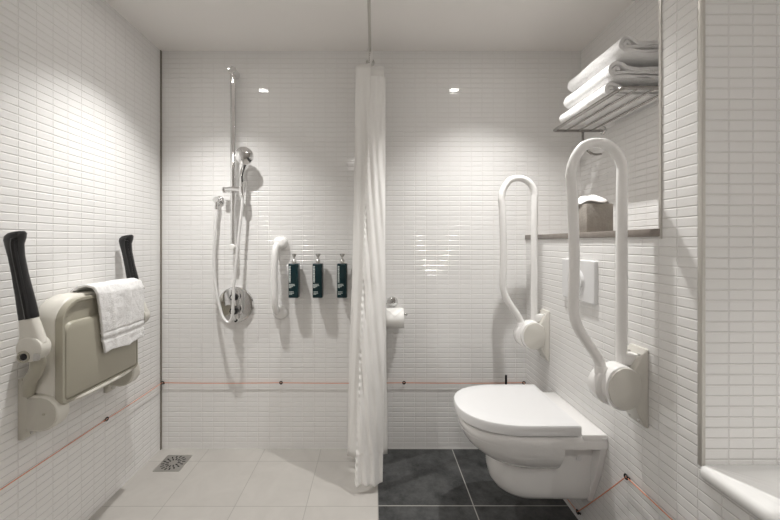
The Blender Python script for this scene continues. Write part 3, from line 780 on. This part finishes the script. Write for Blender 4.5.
# folded towels: a ribbon folded over on itself and rolled at the front, extruded along the rack
def folded_towel(y0, y1, zb, hgt, xf, seed, label):
    th = hgt / 4.9
    r = hgt / 2
    # centre line in (x, z): from the wall along the bottom, around the front, back over the top, with a curled inner layer
    zb0 = zb + th * .5; zt0 = zb + hgt - th * .5
    rr = (zt0 - zb0) / 2; cz = (zb0 + zt0) / 2
    outer = [(1.128, zb0 - .004), (1.07, zb0 - .003), (xf + r + .045, zb0 - .001), (xf + r + .01, zb0)]
    for k in range(1, 12):
        a = math.radians(-90 - 180 * k / 12); outer.append((xf + r + rr * math.cos(a), cz + rr * math.sin(a)))
    outer += [(xf + r + .006, zt0 - .001), (xf + r + .022, zt0 - hgt * .10), (xf + r + .040, zt0 - hgt * .26), (xf + r + .075, zt0 - hgt * .34), (1.06, zt0 - hgt * .33), (1.128, zt0 - hgt * .30)]
    rs = rr - th * 1.12
    inner = [(1.126, cz - hgt * .10), (1.06, cz - hgt * .12), (xf + r + .06, cz - hgt * .10), (xf + r + .025, cz - rs * .75)]
    for k in range(9):
        a = math.radians(-80 - 190 * k / 8); inner.append((xf + r + rs * .92 * math.cos(a), cz + rs * .92 * math.sin(a)))
    inner += [(xf + r + rs * .75, cz + rs * .45), (xf + r + rs * .95, cz - rs * .05)]
    e = empty('bath_towel', (xf + r, (y0 + y1) / 2, zb), label, 'towel', 'rolled white towels on the rack')
    for nm, pth, t, dy in (('outer_layer', outer, th, 0), ('inner_layer', inner, th * .85, .004)):
        c = smooth_path([V((x, 0, z)) for x, z in pth], 5)
        n = len(c)
        L, Rr = [], []
        for i in range(n):
            tg = (c[min(i + 1, n - 1)] - c[max(i - 1, 0)]).normalized()
            nr = V((-tg.z, 0, tg.x))
            L.append(c[i] + nr * t * .5); Rr.append(c[i] - nr * t * .5)
        def cap_pts():
            return [(p.x, p.z) for p in L] + [(p.x, p.z) for p in reversed(Rr)]
        prof = cap_pts()
        rings = []
        NY = 26
        Y0, Y1 = y0 + dy, y1 - dy
        for j in range(NY + 1):
            f = j / NY; yy = lerp(Y0, Y1, f)
            ring = []
            for k, (x, z) in enumerate(prof):
                nz = noise.noise(V((x * 14 + seed, yy * 9, z * 14))) * .0055
                ez = 0
                nx = noise.noise(V((x * 30, yy * 7 + seed, z * 30))) * .003
                yj = yy + (noise.noise(V((x * 22, seed, z * 22))) * .008 if j in (0, NY) else 0)
                ring.append(V((min(x + nx, 1.142), yj, max(z + nz * .55, zb + .0002))))
            rings.append(ring)
        MB().ring_loft(rings).build(nm, M['towel'], e, angle=80)
    return e
folded_towel(1.340, 1.665, RZ + .0072, .052, .890, 1.0, 'bottom rolled white towel lying on the rods of the rack')
folded_towel(1.315, 1.625, RZ + .0640, .064, .890, 5.0, 'middle rolled white towel between the other two on the rack')
folded_towel(1.268, 1.605, RZ + .1330, .064, .896, 9.0, 'top rolled white towel of the stack on the rack')

# ------------------------------------------------------------------ tissue box on the ledge
TX = empty('tissue_box', (.925, 1.475, ZLEDGE), 'taupe woven cube tissue box with white tissue on the stone ledge', 'tissue box')
mb = MB(); mb.box((.866, 1.412, ZLEDGE), (.975, 1.532, ZLEDGE + .118), .004, 2); mb.build('box', M['box'], TX)
MB().box((.876, 1.422, ZLEDGE + .1165), (.965, 1.522, ZLEDGE + .1195), .001).build('top_panel', M['box'], TX)
def tis(u, v):
    a = u * 2 * PI; r = .004 + .074 * v * (1 + .08 * math.sin(3 * a + 1))
    x = .920 + r * math.cos(a) * .86; y = 1.472 + r * math.sin(a) * .92
    n = noise.noise(V((math.cos(a) * 2.2, math.sin(a) * 2.2, v * 3))) * .02
    z = ZLEDGE + .124 + .026 * (1 - v ** 3) + n * (.3 + .7 * (1 - v)) + .004 * math.sin(a * 5) * v
    return V((x, y, max(z, ZLEDGE + .1205)))
MB().grid(tis, 64, 16).build('tissue', M['tissue'], TX, angle=180).modifiers.new('thick', 'SOLIDIFY').thickness = .0012

# ------------------------------------------------------------------ floor drain
FD = empty('floor_drain', (-1.0425, 1.802, 0), 'square steel floor drain grate in the pale tiles by the corner', 'floor drain')
dx, dy, hw = -1.0425, 1.802, .066
MB().box((dx - hw, dy - hw, .0002), (dx + hw, dy + hw, .003), .0008).build('grate', M['steel'], FD)
mbs = MB()
for ring, (r0_, r1_, n) in enumerate(((.022, .037, 12), (.042, .058, 16))):
    for k in range(n):
        a = 2 * PI * (k + .5 * ring) / n
        c = V((math.cos(a), math.sin(a), 0)); q = V((-c.y, c.x, 0)); w = .0032
        o = V((dx, dy, .0028))
        mbs.prism([o + c * r0_ - q * w, o + c * r1_ - q * w, o + c * r1_ + q * w, o + c * r0_ + q * w], (0, 0, .0006))
mbs.build('slots', M['rubber'], FD)

# ------------------------------------------------------------------ bath
BT = empty('bathtub', (1.23, -.2, 0), 'white bathtub with rounded rim above the tiled panel at right', 'bathtub')
bx0, bx1, by0, by1 = XR - .014, XTUB - .001, -.95, YA - .0015
def brect(x0, x1, y0, y1, r, z, n=6):
    return [V(((x0 + x1) / 2 + a, (y0 + y1) / 2 + b, z)) for a, b in rounded_rect(x1 - x0, y1 - y0, r, n)]
mb = MB()
mb.ring_loft([brect(bx0 + .004, bx1 - .002, by0, by1, .012, .546), brect(bx0, bx1, by0, by1, .014, .552), brect(bx0, bx1, by0, by1, .014, .566),
              brect(bx0 + .004, bx1 - .002, by0 + .002, by1 - .001, .014, .5735), brect(bx0 + .012, bx1 - .004, by0 + .006, by1 - .003, .014, .5765),
              brect(bx0 + .070, bx1 - .055, by0 + .07, by1 - .10, .11, .5755), brect(bx0 + .082, bx1 - .065, by0 + .082, by1 - .113, .11, .566),
              brect(bx0 + .10, bx1 - .085, by0 + .11, by1 - .14, .12, .45), brect(bx0 + .14, bx1 - .12, by0 + .17, by1 - .22, .12, .20), brect(bx0 + .19, bx1 - .17, by0 + .24, by1 - .30, .10, .165)], cap0=False)
mb.build('tub_shell', M['tub'], BT, angle=50)
for q in ((1.0, -.75), (1.5, -.75), (1.0, .60), (1.5, .60)):
    MB().lathe([(0, 0), (.025, 0), (.025, .02), (.010, .024), (.010, .30), (0, .30)], (q[0], q[1], 0), (0, 0, 1), 12).build('foot', M['steel'], BT)

# ------------------------------------------------------------------ emergency cord and its eyelets
CZ = .3725; OFF = .012
cord = [(XL + OFF, -.6, CZ - .001)]
def sag(a, b, n=8, s=.003):
    return [V(a).lerp(V(b), k / n) - V((0, 0, s * 4 * (k / n) * (1 - k / n))) for k in range(n + 1)]
yL = 1.183 * F / (CX - 104.2)
xa, xb = P(281, 382, D - OFF).x, P(404, 382, D - OFF).x
XB = XR - OFF
YR1 = XB * F / (626 - CX); YR2 = XB * F / (577.5 - CX)
stops = [(XL + OFF, -.6, CZ), (XL + OFF, yL, CZ), (XL + OFF, D - OFF, CZ), (xa, D - OFF, CZ), (xb, D - OFF, CZ), (XB, D - OFF, CZ), (XB, 1.70, .045), (XB, YR2, .045), (XB, YR1, CZ), (XB, -.6, CZ)]
path = []
for a, b in zip(stops[:-1], stops[1:]): path += sag(a, b)[:-1]
path.append(V(stops[-1]))
cd = MB().tube(path, .0017, 6).build('pull_cord', M['cord'])
tag(cd, 'thin orange emergency pull cord strung low along the tiled walls', 'cord')
def make_eyelet(label):
    e = empty('cord_eyelet', (0, 0, 0), label, 'eyelet', 'screw eyelets guiding the orange cord')
    MB().tube([(.0072 * math.cos(2 * PI * k / 16), 0, .0072 * math.sin(2 * PI * k / 16)) for k in range(16)], .0026, 8, closed=True).build('eye', M['rubber'], e)
    mb = MB(); mb.tube([(.0, -.0, -.0072), (.0, OFF - .004, -.0072)], .0022, 8); mb.lathe([(0, 0), (.0050, 0), (.0045, .002), (0, .003)], (0, OFF - .0005, -.0072), (0, -1, 0), 14)
    mb.build('shank', M['rubber'], e)
    return e
proto = None
for (x, y, z, rz, lab) in ((XL + OFF, yL, CZ, PI / 2, 'black cord eyelet on the left wall below the shower seat'),
                           (XL + OFF + .004, D - OFF, CZ, 0, 'black cord eyelet in the left corner of the back wall'),
                           (xa, D - OFF, CZ, 0, 'black cord eyelet on the back wall below the soap bottles'),
                           (xb, D - OFF, CZ, 0, 'black cord eyelet on the back wall just right of curtain'),
                           (XB - .004, D - OFF, CZ, 0, 'black cord eyelet behind the toilet in the right corner'),
                           (XB, YR1, CZ, -PI / 2, 'black cord eyelet on the right wall below the nearer support rail'),
                           (XB, YR2, .045, -PI / 2, 'black cord eyelet low on the right wall under the toilet')):
    if proto is None: o = proto = make_eyelet(lab)
    else: o = copy_tree(proto); o['label'] = lab
    o.location = (x, y, z); o.rotation_euler = (0, 0, rz)

# ------------------------------------------------------------------ lights
def spot(name, loc, power, ang, blend, col, target=None, r=.012):
    l = bpy.data.lights.new(name, 'SPOT'); l.energy = power; l.spot_size = math.radians(ang); l.spot_blend = blend
    l.color = col; l.shadow_soft_size = r
    o = bpy.data.objects.new(name, l); COL.objects.link(o); o.location = loc
    return o
WARM = (1, .985, .958)
spot('spot_shower', (-.77, 1.44, H - .012), 44, 100, 1.0, WARM)
spot('spot_toilet', (.56, 1.44, H - .012), 41, 106, 1.0, WARM)
spot('spot_bath', (1.22, -.12, H - .012), 40, 92, 1.0, WARM)

w = bpy.data.worlds.new('world'); w.use_nodes = True
w.node_tree.nodes['Background'].inputs[0].default_value = (.9, .9, .9, 1); w.node_tree.nodes['Background'].inputs[1].default_value = .05
scene.world = w

# ------------------------------------------------------------------ camera
cam = bpy.data.cameras.new('camera'); co = bpy.data.objects.new('camera', cam); COL.objects.link(co)
cam.sensor_width = 36; cam.sensor_fit = 'HORIZONTAL'; cam.lens = F / 780 * 36
cam.shift_x = 16 / 780; cam.shift_y = -17 / 780
cam.clip_start = .02
co.location = (0, 0, CAMZ); co.rotation_euler = (PI / 2, 0, 0)
scene.camera = co
vs = scene.view_settings
scene.display_settings.display_device = 'sRGB'
vs.view_transform = 'Standard'; vs.look = 'None'; vs.exposure = 0.70; vs.gamma = 1.0; vs.use_curve_mapping = False
scene.cycles.max_bounces = 12; scene.cycles.diffuse_bounces = 8
scene.cycles.use_denoising = True
